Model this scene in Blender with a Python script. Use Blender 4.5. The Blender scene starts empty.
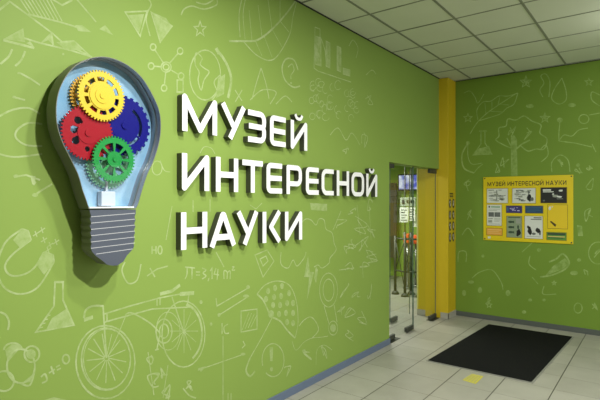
import bpy, bmesh, math, random
from mathutils import Vector
random.seed(7)
S = bpy.context.scene
COL = S.collection
PI = math.pi

# ------------------------------------------------------------------ survey
# camera standing at the origin, eye height CAM_Z; left wall at x=-2.5 running along +y, back wall at y=BACK_Y
F = 480.0; YAW = math.atan(363 / F); HZ = 200.8
CA, SA = math.cos(YAW), math.sin(YAW)
CAM_Z = 1.636; CEIL = 3.348; WALL_X = -2.5; BACK_Y = 6.833

def ray(px, py):
    u = (px - 300) / F; v = (HZ - py) / F
    return (-SA + u * CA, CA + u * SA, v)
def on_left(px, py, x=WALL_X):
    r = ray(px, py); t = x / r[0]
    return Vector((r[1] * t, r[2] * t + CAM_Z))          # (y, z) on the wall
def on_back(px, py, y=BACK_Y):
    r = ray(px, py); t = y / r[1]
    return Vector((r[0] * t, r[2] * t + CAM_Z))          # (x, z) on the wall

# ------------------------------------------------------------------ materials
def lin(c):
    c /= 255.0
    return c / 12.92 if c <= .04045 else ((c + .055) / 1.055) ** 2.4
def rgb(r, g, b): return (lin(r), lin(g), lin(b), 1)
MATS = {}
def mat(name, col, rough=.5, metal=0, noise=0, scale=8, spec=.5, emit=None, bump=0, coat=0):
    if name in MATS: return MATS[name]
    m = bpy.data.materials.new(name); m.use_nodes = True
    nt = m.node_tree; b = nt.nodes['Principled BSDF']
    b.inputs['Base Color'].default_value = col
    b.inputs['Roughness'].default_value = rough
    b.inputs['Metallic'].default_value = metal
    b.inputs['Specular IOR Level'].default_value = spec
    b.inputs['Coat Weight'].default_value = coat
    if emit:
        b.inputs['Emission Color'].default_value = emit[0]; b.inputs['Emission Strength'].default_value = emit[1]
    if noise or bump:
        tc = nt.nodes.new('ShaderNodeTexCoord'); n = nt.nodes.new('ShaderNodeTexNoise')
        n.inputs['Scale'].default_value = scale; n.inputs['Detail'].default_value = 4
        nt.links.new(tc.outputs['Object'], n.inputs['Vector'])
        if noise:
            mx = nt.nodes.new('ShaderNodeMix'); mx.data_type = 'RGBA'
            mx.inputs[6].default_value = tuple(c * (1 - noise) for c in col[:3]) + (1,)
            mx.inputs[7].default_value = tuple(min(1, c * (1 + noise)) for c in col[:3]) + (1,)
            nt.links.new(n.outputs['Fac'], mx.inputs[0]); nt.links.new(mx.outputs[2], b.inputs['Base Color'])
        if bump:
            bp = nt.nodes.new('ShaderNodeBump'); bp.inputs['Strength'].default_value = bump; bp.inputs['Distance'].default_value = .004
            nt.links.new(n.outputs['Fac'], bp.inputs['Height']); nt.links.new(bp.outputs[0], b.inputs['Normal'])
    MATS[name] = m
    return m

def chalk_mat(name, wall, chalk, lo, hi):
    """chalk rubbed over the wall paint: a noise decides how much paint still shows"""
    m = bpy.data.materials.new(name); m.use_nodes = True; nt = m.node_tree
    b = nt.nodes['Principled BSDF']; b.inputs['Roughness'].default_value = .75
    tc = nt.nodes.new('ShaderNodeTexCoord'); n = nt.nodes.new('ShaderNodeTexNoise')
    n.inputs['Scale'].default_value = 14; n.inputs['Detail'].default_value = 6; n.inputs['Roughness'].default_value = .7
    mr = nt.nodes.new('ShaderNodeMapRange'); mr.inputs[1].default_value = .35; mr.inputs[2].default_value = .68
    mr.inputs[3].default_value = lo; mr.inputs[4].default_value = hi
    mx = nt.nodes.new('ShaderNodeMix'); mx.data_type = 'RGBA'
    mx.inputs[6].default_value = wall; mx.inputs[7].default_value = chalk
    L = nt.links.new
    L(tc.outputs['Object'], n.inputs['Vector']); L(n.outputs['Fac'], mr.inputs[0]); L(mr.outputs[0], mx.inputs[0]); L(mx.outputs[2], b.inputs['Base Color'])
    MATS[name] = m
    return m

def glass_mat(name, tint, refl=1.45, rough=0.0):
    m = bpy.data.materials.new(name); m.use_nodes = True; nt = m.node_tree
    for n in list(nt.nodes): nt.nodes.remove(n)
    out = nt.nodes.new('ShaderNodeOutputMaterial'); mix = nt.nodes.new('ShaderNodeMixShader')
    tr = nt.nodes.new('ShaderNodeBsdfTransparent'); gl = nt.nodes.new('ShaderNodeBsdfGlossy'); fr = nt.nodes.new('ShaderNodeFresnel')
    tr.inputs[0].default_value = tint; gl.inputs['Roughness'].default_value = rough; fr.inputs[0].default_value = refl
    L = nt.links.new
    geo = nt.nodes.new('ShaderNodeNewGeometry'); inv = nt.nodes.new('ShaderNodeMath'); inv.operation = 'SUBTRACT'; inv.inputs[0].default_value = 1
    mul = nt.nodes.new('ShaderNodeMath'); mul.operation = 'MULTIPLY'
    L(geo.outputs['Backfacing'], inv.inputs[1]); L(inv.outputs[0], mul.inputs[0]); L(fr.outputs[0], mul.inputs[1])
    L(mul.outputs[0], mix.inputs[0]); L(tr.outputs[0], mix.inputs[1]); L(gl.outputs[0], mix.inputs[2]); L(mix.outputs[0], out.inputs[0])
    MATS[name] = m
    return m

def tile_mat():
    m = bpy.data.materials.new('floor_tiles'); m.use_nodes = True; nt = m.node_tree; L = nt.links.new
    b = nt.nodes['Principled BSDF']; b.inputs['Roughness'].default_value = .42
    tc = nt.nodes.new('ShaderNodeTexCoord'); sp = nt.nodes.new('ShaderNodeSeparateXYZ'); L(tc.outputs['Object'], sp.inputs[0])
    def math_(op, a, bb=None):
        n = nt.nodes.new('ShaderNodeMath'); n.operation = op
        for i, v in ((0, a), (1, bb)):
            if v is None: continue
            if isinstance(v, (int, float)): n.inputs[i].default_value = v
            else: L(v, n.inputs[i])
        return n.outputs[0]
    def axis(o, start, size, half):
        t = math_('DIVIDE', math_('SUBTRACT', o, start), size)
        fr = math_('FRACT', t); cell = math_('FLOOR', t)
        d = math_('MULTIPLY', math_('MINIMUM', fr, math_('SUBTRACT', 1.0, fr)), size)
        return math_('LESS_THAN', d, half), cell
    gx, cx = axis(sp.outputs[0], -2.388 - 40.8, .408, .0036)
    gy, cy = axis(sp.outputs[1], 3.88 - 38.5, .385, .0022)
    cmb = nt.nodes.new('ShaderNodeCombineXYZ'); L(cx, cmb.inputs[0]); L(cy, cmb.inputs[1])
    wn = nt.nodes.new('ShaderNodeTexWhiteNoise'); L(cmb.outputs[0], wn.inputs[0])
    ns = nt.nodes.new('ShaderNodeTexNoise'); ns.inputs['Scale'].default_value = 5; ns.inputs['Detail'].default_value = 6; L(tc.outputs['Object'], ns.inputs['Vector'])
    f = math_('ADD', math_('MULTIPLY', wn.outputs['Value'], .35), math_('MULTIPLY', ns.outputs['Fac'], .65))
    mx = nt.nodes.new('ShaderNodeMix'); mx.data_type = 'RGBA'; L(f, mx.inputs[0])
    mx.inputs[6].default_value = rgb(140, 138, 126); mx.inputs[7].default_value = rgb(172, 170, 158)
    g1 = nt.nodes.new('ShaderNodeMix'); g1.data_type = 'RGBA'; L(gy, g1.inputs[0]); L(mx.outputs[2], g1.inputs[6]); g1.inputs[7].default_value = rgb(92, 90, 80)
    g2 = nt.nodes.new('ShaderNodeMix'); g2.data_type = 'RGBA'; L(gx, g2.inputs[0]); L(g1.outputs[2], g2.inputs[6]); g2.inputs[7].default_value = rgb(48, 46, 40)
    L(g2.outputs[2], b.inputs['Base Color'])
    return m

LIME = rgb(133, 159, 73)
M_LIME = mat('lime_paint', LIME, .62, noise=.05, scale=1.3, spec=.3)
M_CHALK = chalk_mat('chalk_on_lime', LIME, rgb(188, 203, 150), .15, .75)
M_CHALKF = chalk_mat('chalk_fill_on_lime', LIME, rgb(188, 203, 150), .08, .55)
LIME_SHADED = rgb(114, 144, 50)  # same lime, darkened in the colour to hold the back wall's shade
M_LIME_SHADED = mat('lime_paint_back_shaded', LIME_SHADED, .62, noise=.05, scale=1.3, spec=.3)
M_CHALKB = chalk_mat('chalk_on_back', LIME_SHADED, rgb(188, 210, 136), .12, .6)
M_CHALKBF = chalk_mat('chalk_fill_on_back', LIME_SHADED, rgb(188, 210, 136), .05, .5)
M_YEL = mat('yellow_paint', rgb(204, 176, 24), .5, noise=.03, scale=2)
M_YELTRIM = mat('pale_yellow_trim', rgb(222, 214, 130), .5)
M_CEIL = mat('ceiling_panel', rgb(206, 210, 188), .5, noise=.04, scale=3)
M_TBAR = mat('ceiling_bar', rgb(128, 132, 114), .5)
M_GAP = mat('dark_gap', rgb(40, 42, 34), .8)
M_FLOOR = tile_mat()
M_BASEL = mat('slate_baseboard', rgb(98, 112, 134), .4, noise=.05)
M_BASEB = mat('grey_baseboard', rgb(84, 90, 84), .5, noise=.06)
M_COLBASE = mat('column_base_tile', rgb(168, 164, 150), .4, noise=.1, scale=12)
M_WHITE = mat('white_acrylic', rgb(250, 250, 250), .3)
M_SIDE = mat('letter_side_black', rgb(62, 64, 52), .45)
M_SHELL = mat('sign_shell_grey', rgb(104, 106, 96), .45)
M_INNER = mat('sign_inner_silver', rgb(156, 162, 174), .3, metal=.2)
M_SKY = None
M_STEEL = mat('brushed_steel', rgb(150, 152, 148), .35, metal=.9)
M_DARKST = mat('dark_steel', rgb(62, 64, 56), .55, metal=.2)
M_GLASS = glass_mat('door_glass', (.97, .99, .975, 1))
M_ACRYL = glass_mat('acrylic_front', (.97, .98, .98, 1), 1.3)
M_BLACK = mat('black_print', rgb(20, 20, 20), .5)
M_PAPER = mat('white_paper', rgb(226, 228, 220), .7)
M_GREYP = mat('grey_print', rgb(120, 128, 118), .7)

# ------------------------------------------------------------------ mesh builder
class MB:
    def __init__(s): s.bm = bmesh.new(); s.mats = []
    def mi(s, m):
        if m not in s.mats: s.mats.append(m)
        return s.mats.index(m)
    def face(s, pts, m):
        try:
            f = s.bm.faces.new([s.bm.verts.new(p) for p in pts]); f.material_index = s.mi(m); return f
        except ValueError: return None
    def box(s, a, b, m, bev=0):
        x0, y0, z0 = [min(a[i], b[i]) for i in range(3)]; x1, y1, z1 = [max(a[i], b[i]) for i in range(3)]
        r = bmesh.ops.create_cube(s.bm, size=1)
        for v in r['verts']:
            v.co = ((x0 + x1) / 2 + v.co.x * (x1 - x0), (y0 + y1) / 2 + v.co.y * (y1 - y0), (z0 + z1) / 2 + v.co.z * (z1 - z0))
        fs = set(f for v in r['verts'] for f in v.link_faces)
        k = s.mi(m)
        for f in fs: f.material_index = k
        if bev:
            es = list(set(e for f in fs for e in f.edges))
            o = bmesh.ops.bevel(s.bm, geom=es, offset=bev, segments=2, affect='EDGES', profile=.6)
            for f in o['faces']: f.material_index = k
    def tube(s, pts, r, m, n=10, caps=True):
        pts = [Vector(p) for p in pts]; rings = []; k = s.mi(m)
        rr = r if isinstance(r, (list, tuple)) else [r] * len(pts)
        for i, p in enumerate(pts):
            d = (pts[min(i + 1, len(pts) - 1)] - pts[max(i - 1, 0)]).normalized()
            a = d.cross(Vector((0, 0, 1)) if abs(d.z) < .9 else Vector((1, 0, 0))).normalized(); b = d.cross(a)
            rings.append([s.bm.verts.new(p + rr[i] * (a * math.cos(2 * PI * j / n) + b * math.sin(2 * PI * j / n))) for j in range(n)])
        for A, B in zip(rings, rings[1:]):
            for j in range(n):
                f = s.bm.faces.new((A[j], A[(j + 1) % n], B[(j + 1) % n], B[j])); f.material_index = k; f.smooth = True
        if caps:
            for R in (rings[0], rings[-1]): s.bm.faces.new(R).material_index = k
    def prism(s, poly, x0, x1, m, mside=None, axis='x', front=True, back=True):
        """polygon in the plane across an axis, extruded between two values of that axis"""
        P = (lambda q, t: (t, q[0], q[1])) if axis == 'x' else ((lambda q, t: (q[0], t, q[1])) if axis == 'y' else (lambda q, t: (q[0], q[1], t)))
        A = [s.bm.verts.new(P(q, x0)) for q in poly]; B = [s.bm.verts.new(P(q, x1)) for q in poly]
        n = len(poly); k = s.mi(m); ks = s.mi(mside or m)
        if back: s.bm.faces.new(A).material_index = ks
        if front: s.bm.faces.new(B).material_index = k
        for j in range(n):
            s.bm.faces.new((A[j], A[(j + 1) % n], B[(j + 1) % n], B[j])).material_index = ks
    def strip(s, quads, x0, x1, m, axis='x', closed=False):
        P = (lambda q, t: (t, q[0], q[1])) if axis == 'x' else ((lambda q, t: (q[0], t, q[1])) if axis == 'y' else (lambda q, t: (q[0], q[1], t)))
        L = [q[0] for q in quads]; R = [q[3] for q in quads]
        if not closed: L.append(quads[-1][1]); R.append(quads[-1][2])
        V = [[s.bm.verts.new(P(p, t)) for p in A] for A, t in ((L, x0), (R, x0), (L, x1), (R, x1))]
        n = len(L); k = s.mi(m)
        for i in range(n if closed else n - 1):
            j = (i + 1) % n
            for a, b in ((0, 1), (2, 3), (0, 2), (1, 3)):
                s.bm.faces.new((V[a][i], V[a][j], V[b][j], V[b][i])).material_index = k
        if not closed:
            for i in (0, n - 1): s.bm.faces.new((V[0][i], V[1][i], V[3][i], V[2][i])).material_index = k
    def build(s, name, parent=None, smooth=False):
        bmesh.ops.recalc_face_normals(s.bm, faces=s.bm.faces)
        me = bpy.data.meshes.new(name); s.bm.to_mesh(me); s.bm.free()
        for m in s.mats: me.materials.append(m)
        o = bpy.data.objects.new(name, me); COL.objects.link(o)
        if parent:
            o.parent = parent; o.matrix_parent_inverse = parent.matrix_basis.inverted()
        return o

def tag(o, label=None, cat=None, group=None, kind=None):
    if label: o['label'] = label
    if cat: o['category'] = cat
    if group: o['group'] = group
    if kind: o['kind'] = kind
    return o
def thing(name, loc, label, cat, group=None):
    o = bpy.data.objects.new(name, None); COL.objects.link(o); o.location = loc; o.empty_display_size = .1
    return tag(o, label, cat, group)

def ribbon(pts, w, closed=False):
    """outline quads of a polyline of width w with mitred joints: list of 4-point polygons"""
    pts = [Vector((p[0], p[1])) for p in pts]
    n = len(pts); Ls = []; Rs = []
    for i, p in enumerate(pts):
        a = pts[(i - 1) % n] if (closed or i) else None
        b = pts[(i + 1) % n] if (closed or i < n - 1) else None
        d1 = (p - a).normalized() if a is not None and (p - a).length > 1e-9 else None
        d2 = (b - p).normalized() if b is not None and (b - p).length > 1e-9 else None
        if d1 is None: d1 = d2
        if d2 is None: d2 = d1
        if d1 is None: continue
        n1 = Vector((-d1.y, d1.x)); n2 = Vector((-d2.y, d2.x)); m = n1 + n2
        if m.length < 1e-6: m = n1
        m.normalize(); k = min(1 / max(m.dot(n1), .3), 2.2)
        Ls.append(p + m * (w / 2 * k)); Rs.append(p - m * (w / 2 * k))
    q = []
    rng = range(len(Ls)) if closed else range(len(Ls) - 1)
    for i in rng:
        j = (i + 1) % len(Ls); q.append([Ls[i], Ls[j], Rs[j], Rs[i]])
    return q

def smooth_line(pts, closed=False, sub=6):
    """Catmull-Rom through the points"""
    P = [Vector(p) for p in pts]; n = len(P); out = []
    for i in range(n if closed else n - 1):
        p0 = P[(i - 1) % n] if closed or i else P[0]; p1 = P[i]; p2 = P[(i + 1) % n]; p3 = P[(i + 2) % n] if closed or i + 2 < n else P[n - 1]
        for k in range(sub):
            t = k / sub
            out.append(.5 * ((2 * p1) + (p2 - p0) * t + (2 * p0 - 5 * p1 + 4 * p2 - p3) * t * t + (3 * p1 - p0 - 3 * p2 + p3) * t ** 3))
    if not closed: out.append(P[-1])
    return out
def arc(cx, cy, rx, ry, a0=0, a1=360, n=24):
    return [(cx + rx * math.cos(math.radians(a0 + (a1 - a0) * i / n)), cy + ry * math.sin(math.radians(a0 + (a1 - a0) * i / n))) for i in range(n + 1)]

# ------------------------------------------------------------------ chalk drawings (survey points on the photograph -> wall)
class Mural:
    def __init__(s, mb, to, lift, line, fill, w):
        s.mb, s.to, s.lift, s.line, s.fill_m, s.w = mb, to, lift, line, fill, w; s.k = 0
    def put(s, q, m):
        s.k += 1
        s.mb.face([s.lift(v, .0004 + .0000015 * (s.k % 200)) for v in q], m)
    def ln(s, pts, w=None, curve=False, closed=False):
        P = smooth_line(pts, closed) if curve else pts
        W = [s.to(p[0], p[1]) for p in P]
        for q in ribbon(W, w or s.w, closed): s.put(q, s.line)
    def cv(s, pts, w=None, closed=False): s.ln(pts, w, True, closed)
    def el(s, cx, cy, rx, ry, a0=0, a1=360, w=None):
        s.ln(arc(cx, cy, rx, ry, a0, a1, 28), w)
    def fill(s, pts): s.put([s.to(p[0], p[1]) for p in pts], s.fill_m)
    def blob(s, cx, cy, rx, ry): s.fill(arc(cx, cy, rx, ry, 0, 330, 11))
    def star(s, cx, cy, r, sx=1.0):
        pts = [(cx + sx * (r if k % 2 == 0 else r * .42) * math.sin(PI * k / 5), cy - (r if k % 2 == 0 else r * .42) * math.cos(PI * k / 5)) for k in range(10)]
        s.ln(pts, closed=True)
    def scr(s, cx, cy, r, n=6):
        p = [(cx + random.uniform(-r, r) * .7, cy + random.uniform(-r, r)) for _ in range(n)]
        s.cv(p)

def draw_left(mu):
    ln, cv, el, fill, blob = mu.ln, mu.cv, mu.el, mu.fill, mu.blob
    # arrows and triangles, top left
    ln([(-6, 14), (10, 1)]); ln([(9, 1), (28, 15), (52, 33), (62, 42), (92, 57)]); ln([(28, 14), (60, 22), (80, 28)])
    fill([(3, 39), (23, 28), (25, 42)]); ln([(3, 40), (34, 48)], .012); ln([(24, 38), (40, 43), (70, 50), (92, 57)]); fill([(26, 43), (30, 41), (35, 48)])
    fill([(39, 44), (50, 33), (53, 45), (48, 40)]); ln([(51, 32), (53, 45)]); fill([(56, 42), (74, 42), (82, 50), (66, 50)]); ln([(60, 42), (74, 41), (90, 56)])
    fill([(75, 25), (82, 25), (91, 32), (78, 31)]); ln([(40, -8), (62, 5), (72, 0)]); ln([(74, -4), (96, 22)])
    for k in range(9): ln([(18 + 4 * k, -4 + k * .4), (30 + 4 * k, 14 + k * .9)], .006)
    cv([(12, 49), (8, 57), (0, 64)]); cv([(25, 51), (21, 60), (15, 66)]); blob(63, 54, 1.2, 1.2); fill([(99, 29), (105, 25), (113, 35)])
    # lamp cones and S curve
    ln([(125, 12), (140, 36), (147, 11)], closed=True); fill([(128, 15), (139, 33), (144, 14)]); cv([(147, 12), (151, 4), (146, -4)]); cv([(150, 36), (146, 20), (148, 10)])
    fill([(152, 12), (160, 41), (172, 27), (166, 18)]); ln([(151, 12), (160, 42), (172, 26)], closed=True)
    cv([(181, 15), (184, 9), (192, 6), (204, 9), (216, 5), (217, 0)]); cv([(196, 2), (205, 4), (213, 0)]); mu.star(200, 29, 8, .8)
    # leaf
    cv([(229, 41), (245, 41), (257, 40), (270, 31), (285, 15), (296, 0)], .014)
    cv([(243, -6), (239, 14), (240, 37)]); cv([(246, -4), (243, 14), (245, 39)], .006); cv([(297, 0), (293, 16), (289, 36), (274, 59), (258, 56), (243, 41)])
    for a, b in (((262, 37), (258, 5)), ((272, 29), (268, 0)), ((280, 21), (280, 0)), ((255, 40), (262, 56)), ((264, 36), (272, 57)), ((272, 29), (282, 47)), ((280, 21), (289, 32)), ((252, 41), (249, 10))): ln([a, b], .006)
    # molecule
    el(166, 67, 5, 5); el(166, 67, 3, 3)
    for x, y in ((153, 47), (180, 51), (151, 66), (164, 88), (181, 76)):
        dx, dy = x - 166, y - 67; l = math.hypot(dx, dy); ln([(166 + 5 * dx / l, 67 + 5 * dy / l), (x - 3 * dx / l, y - 3 * dy / l)]); el(x, y, 2.8, 3.2)
    ln([(177, 80), (183, 80), (183, 92), (177, 92)], closed=True)
    # globe
    el(205, 75, 15.5, 25); cv([(196, 53), (202, 58), (200, 64), (204, 68), (209, 72), (204, 80), (201, 90), (198, 80), (199, 72), (195, 64)], closed=True)
    cv([(220, 75), (214, 82), (217, 92), (212, 100)]); fill([(218, 78), (225, 74), (224, 94), (216, 98)]); cv([(216, 49), (225, 61), (231, 78), (228, 98)], .024); ln([(216, 48), (219, 54)], .03)
    ln([(235, 90), (242, 101)]); ln([(242, 90), (235, 102)]); cv([(261, 68), (256, 84), (252, 99)]); cv([(261, 68), (266, 84), (269, 99)])
    # ear with a question mark
    cv([(300, 86), (293, 87), (285, 80), (282, 68), (286, 59), (294, 60), (298, 70)], .014); cv([(288, 67), (292, 64), (294, 70), (291, 75), (291, 79)]); blob(291, 83, 1, 1)
    # bar chart and bunches
    ln([(315, 27), (314, 68), (318, 71), (351, 82)]); ln([(315, 27), (320, 29), (320, 66)])
    for x0, x1, y0, y1 in ((315.5, 321, 36, 64), (326, 330, 41, 66), (337, 341, 46, 70), (343, 350, 68, 74)): fill([(x0, y0), (x1, y0 + 2), (x1, y1 + 2), (x0, y1)]); ln([(x0, y0), (x1, y0 + 2), (x1, y1 + 2), (x0, y1)], closed=True)
    ln([(321, 38), (325, 50), (326, 62)]); cv([(349, 46), (353, 40), (358, 48), (356, 58)]); cv([(366, 75), (372, 70), (376, 74)])
    for k in range(22): el(random.uniform(311, 339), random.uniform(82, 122) , random.uniform(2.2, 4), random.uniform(3, 5), random.randint(0, 90), random.randint(240, 400), .006)
    for k in range(10): el(random.uniform(346, 357), random.uniform(90, 122), 2.6, 3.4, random.randint(0, 90), random.randint(220, 380), .006)
    cv([(330, 135), (338, 128), (346, 140), (352, 133), (360, 145)]); mu.scr(362, 140, 9); mu.scr(345, 150, 6); mu.scr(368, 100, 7)
    # curls left of the sign
    ln([(20, 73), (31, 79), (40, 85)]); blob(19, 73, 2, 1.2); ln([(13, 97), (25, 100)]); blob(14, 97, 2, 1.4); cv([(-4, 118), (12, 110), (28, 108), (40, 114)])
    cv([(42, 124), (28, 123), (17, 130), (16, 138), (26, 145), (42, 146)]); cv([(-4, 153), (14, 157), (42, 154)]); ln([(14, 177), (26, 175), (40, 180)]); blob(16, 176, 3, 1.6); ln([(33, 196), (42, 190), (52, 184)]); blob(35, 195, 3, 2); mu.scr(34, 180, 4)
    # magnet
    cv([(22, 229), (5, 243), (-3, 268), (4, 287), (20, 294), (38, 287), (54, 262)]); ln([(54, 262), (53, 255), (44, 252)]); cv([(44, 252), (34, 268), (22, 275), (10, 275), (5, 266), (13, 254), (31, 240)]); ln([(31, 240), (28, 231), (22, 229)])
    fill([(22, 229), (28, 231), (31, 240), (20, 248), (13, 240)]); fill([(54, 262), (53, 255), (44, 252), (36, 264), (44, 275)])
    for x, y in ((36, 234), (42, 230), (44, 240), (50, 245), (56, 242), (48, 250)): ln([(x - 3, y + 2), (x + 3, y - 2)], .006); ln([(x - 1, y - 3), (x + 1, y + 3)], .006)
    # flask
    ln([(54, 282), (64, 282)], .012); ln([(55, 283), (54, 306), (36, 332), (42, 331), (74, 325), (63, 300), (63, 283)]); fill([(57, 315), (66, 309), (73, 324), (46, 330), (52, 318)])
    for k in range(4): ln([(39 + 2.5 * k, 328 - 4 * k), (43 + 2.5 * k, 327 - 4 * k)], .006)
    # balls and equation, lower left
    el(21, 366, 14, 17); el(32, 354, 7.5, 8); blob(31, 354, 5, 5); el(4, 381, 10, 10); el(13, 350, 9, 7, 180, 360); fill([(5, 350), (12, 344), (22, 346), (8, 362)]); fill([(22, 383), (33, 374), (35, 366), (32, 382)]); cv([(20, 383), (30, 385), (35, 370)])
    cv([(41, 377), (45, 374), (47, 380), (42, 383)]); ln([(49, 373), (55, 369)]); ln([(51, 366), (54, 374)]); ln([(56, 367), (60, 365)]); ln([(57, 370), (61, 368)]); el(66, 359, 3.4, 4.5); cv([(0, 312), (6, 315), (9, 322), (8, 330)]); fill([(44, 400), (54, 397), (68, 400), (66, 405)])
    # bicycle
    el(105.5, 362, 29.5, 36.5); el(106, 359, 24.5, 31); el(107, 359, 23.5, 30, w=.005)
    for k in range(13): a = k * 2 * PI / 13; ln([(106.5 + 2 * math.cos(a), 358 + 2 * math.sin(a)), (106.5 + 20 * math.cos(a + .15), 358 + 25 * math.sin(a + .15))], .006)
    el(183.5, 334, 21.5, 33); el(183, 333, 19, 29, w=.016, a0=-80, a1=60)
    for k in range(12): a = k * 2 * PI / 12; ln([(184, 331), (184 + 14 * math.cos(a), 331 + 22 * math.sin(a))], .005)
    cv([(84, 318), (86, 310), (93, 306), (103, 306)], .012); ln([(84, 320), (93, 317)], .02); ln([(103, 305), (106.5, 358)], .01)
    ln([(104, 314), (130, 306), (159, 298), (180, 294)]); ln([(105, 322), (130, 315), (152, 309), (190, 307)]); ln([(107, 313), (107, 321)]); ln([(157, 299), (157, 306)]); ln([(160, 298), (160, 305)])
    cv([(125, 315), (132, 313), (150, 323), (160, 333)]); ln([(126, 315), (120, 330), (108, 357)], .006); el(164, 331, 8, 12); el(164, 331, 4.5, 7); el(168, 331, 12, 19, w=.006); ln([(172, 297), (184, 333)]); ln([(160, 294), (172, 291), (180, 285)], .022); ln([(180, 294), (194, 293)], .026); ln([(189, 294), (187, 308)]); ln([(160, 334), (157, 349)]); ln([(155, 350), (159, 349)])
    mu.scr(150, 360, 6); mu.scr(153, 382, 9, 9); mu.scr(165, 372, 6); mu.scr(166, 392, 8, 8); ln([(148, 352), (154, 395)], .006); ln([(168, 365), (163, 398)], .006)
    # heart-like drop and small writing under the sign
    cv([(125, 262), (122, 271), (128, 283), (137, 280), (141, 264)]); ln([(152, 246), (152, 254)]); ln([(156, 246), (156, 254)]); ln([(152, 250), (156, 250)]); el(160, 250, 2, 4); ln([(147, 276), (157, 269), (168, 266)]); ln([(150, 268), (155, 277)])
    # pi = 3,14 m2
    ln([(185, 267), (195, 268)]); cv([(187, 267), (187, 274), (185, 279)]); ln([(192, 268), (192, 279)]); ln([(196, 272), (200, 272)]); ln([(196, 275), (200, 275)]); cv([(202, 268), (206, 270), (203, 273), (206, 276), (202, 279)]); ln([(209, 278), (208, 281)]); ln([(210, 271), (212, 268), (212, 279)]); ln([(216, 268), (214, 274), (219, 275)]); ln([(218, 269), (217, 280)])
    cv([(224, 279), (224, 271), (227, 272), (227, 279)]); cv([(227, 273), (230, 271), (230, 279)]); cv([(232, 267), (234, 267), (232, 270), (235, 270)])
    ln([(193, 200), (193, 212)], .006); ln([(210, 199), (210, 212)], .006); cv([(200, 153), (204, 147), (211, 148), (215, 154)], .006)
    # slanted arrows, hatched square, letter C, axes
    ln([(217, 306), (248, 288)]); ln([(219, 315), (249, 296)]); ln([(216, 298), (217, 306), (222, 303)]); blob(248, 287, 2, 2); blob(219, 315, 1.6, 2); blob(246, 296, 3, 1.6)
    ln([(241, 311), (257, 309), (257, 329), (241, 332)], closed=True)
    for k in range(4): ln([(242 + 3 * k, 330 - k), (249 + 2.6 * k, 312 + k)], .006)
    cv([(228, 324), (224, 327), (225, 333), (229, 333)]); ln([(222, 323), (222, 334)]); ln([(223, 336), (223, 400)], .007); ln([(198, 370), (244, 354)], .007); blob(243, 354, 2.5, 1.5); fill([(198, 368), (206, 366), (201, 372)]); ln([(243, 341), (245, 345), (242, 348)]); ln([(228, 393), (228, 400)]); ln([(231, 393), (231, 400)])
    blob(201, 302, 1.5, 2); blob(211, 324, 1.4, 1.8); mu.scr(190, 386, 6); cv([(183, 388), (189, 395), (196, 398)])
    # umbrella
    cv([(257, 294), (265, 285), (277, 281), (289, 285), (296, 300), (298, 322), (295, 338)]); cv([(257, 294), (263, 300), (267, 308), (271, 316), (280, 321), (287, 330), (295, 338)], .014); ln([(273, 316), (262, 337), (250, 358)], .009); cv([(250, 358), (246, 370), (250, 376), (255, 371)], .016); blob(271, 314, 3, 4)
    for x, y in ((268, 291), (275, 288), (282, 286), (266, 299), (274, 297), (281, 296), (289, 293), (273, 305), (280, 305), (287, 303), (293, 303), (279, 314), (286, 313), (293, 313), (287, 322), (293, 323)): blob(x, y, 2, 3.2)
    # exclamation mark in a ring
    el(273, 360, 11, 16.5, -200, 130); fill([(269.5, 347), (273, 347), (272.5, 361), (270, 361)]); blob(271.5, 369, 1.5, 2.2); mu.scr(288, 371, 5)
    # tag, heart, lightning, clouds
    ln([(255, 255), (267, 250), (274, 261), (263, 277)], closed=True); ln([(260, 259), (266, 256), (268, 261), (263, 266)], closed=True)
    cv([(281, 252), (281, 264), (288, 268), (293, 260), (297, 266), (304, 258), (306, 252)]); ln([(216, 252), (224, 267)])
    fill([(308, 256), (304, 277), (309, 277), (307, 300), (314, 272), (310, 272)]); fill([(316, 266), (314, 278), (316, 283), (318, 270)])
    cv([(302, 222), (306, 219), (311, 220), (316, 225), (319, 219), (324, 220), (326, 229), (332, 233), (334, 243), (336, 250), (330, 258), (329, 263), (322, 268), (318, 265), (314, 267)])
    cv([(299, 326), (304, 320), (311, 317), (317, 324), (318, 331), (312, 338)]); cv([(292, 341), (296, 350), (304, 342), (312, 338), (322, 337), (328, 336)], .006); cv([(316, 365), (317, 350), (324, 345), (332, 350)], .006); mu.scr(306, 352, 8, 8); mu.scr(324, 352, 7)
    # light bulb drawing
    el(328.5, 290, 9, 17); el(328.5, 290, 5.5, 11); ln([(324, 306), (329, 324)]); ln([(334, 305), (337, 322)]); el(333, 328, 4.5, 7); blob(333, 328, 3, 4)
    # fainter scribbles towards the door
    for x, y, r in ((341, 222, 8), (350, 215, 9), (352, 240, 8), (349, 252, 7), (360, 225, 9), (362, 245, 9), (370, 230, 8), (372, 255, 8), (349, 268, 6), (365, 270, 8), (345, 290, 8), (356, 292, 8), (368, 292, 8), (350, 315, 8), (362, 318, 8), (371, 205, 6), (340, 312, 7), (349, 335, 6)): mu.scr(x, y, r)
    ln([(339, 270), (354, 268)]); ln([(333, 230), (341, 211)]); ln([(357, 205), (360, 235)], .006); ln([(369, 205), (371, 240)], .006); ln([(372, 262), (366, 250), (373, 252)])
    # between the rows of letters
    cv([(250, 100), (262, 90), (276, 92), (270, 104)]); cv([(276, 104), (285, 96), (292, 102)]); ln([(172, 206), (166, 240)], .006); cv([(160, 160), (164, 170), (170, 172)], .006); el(157, 168, 5, 7, w=.006); ln([(250, 205), (256, 209), (262, 203)], .006)
    fill([(310, 203), (327, 204), (327, 211), (311, 210)])

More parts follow.
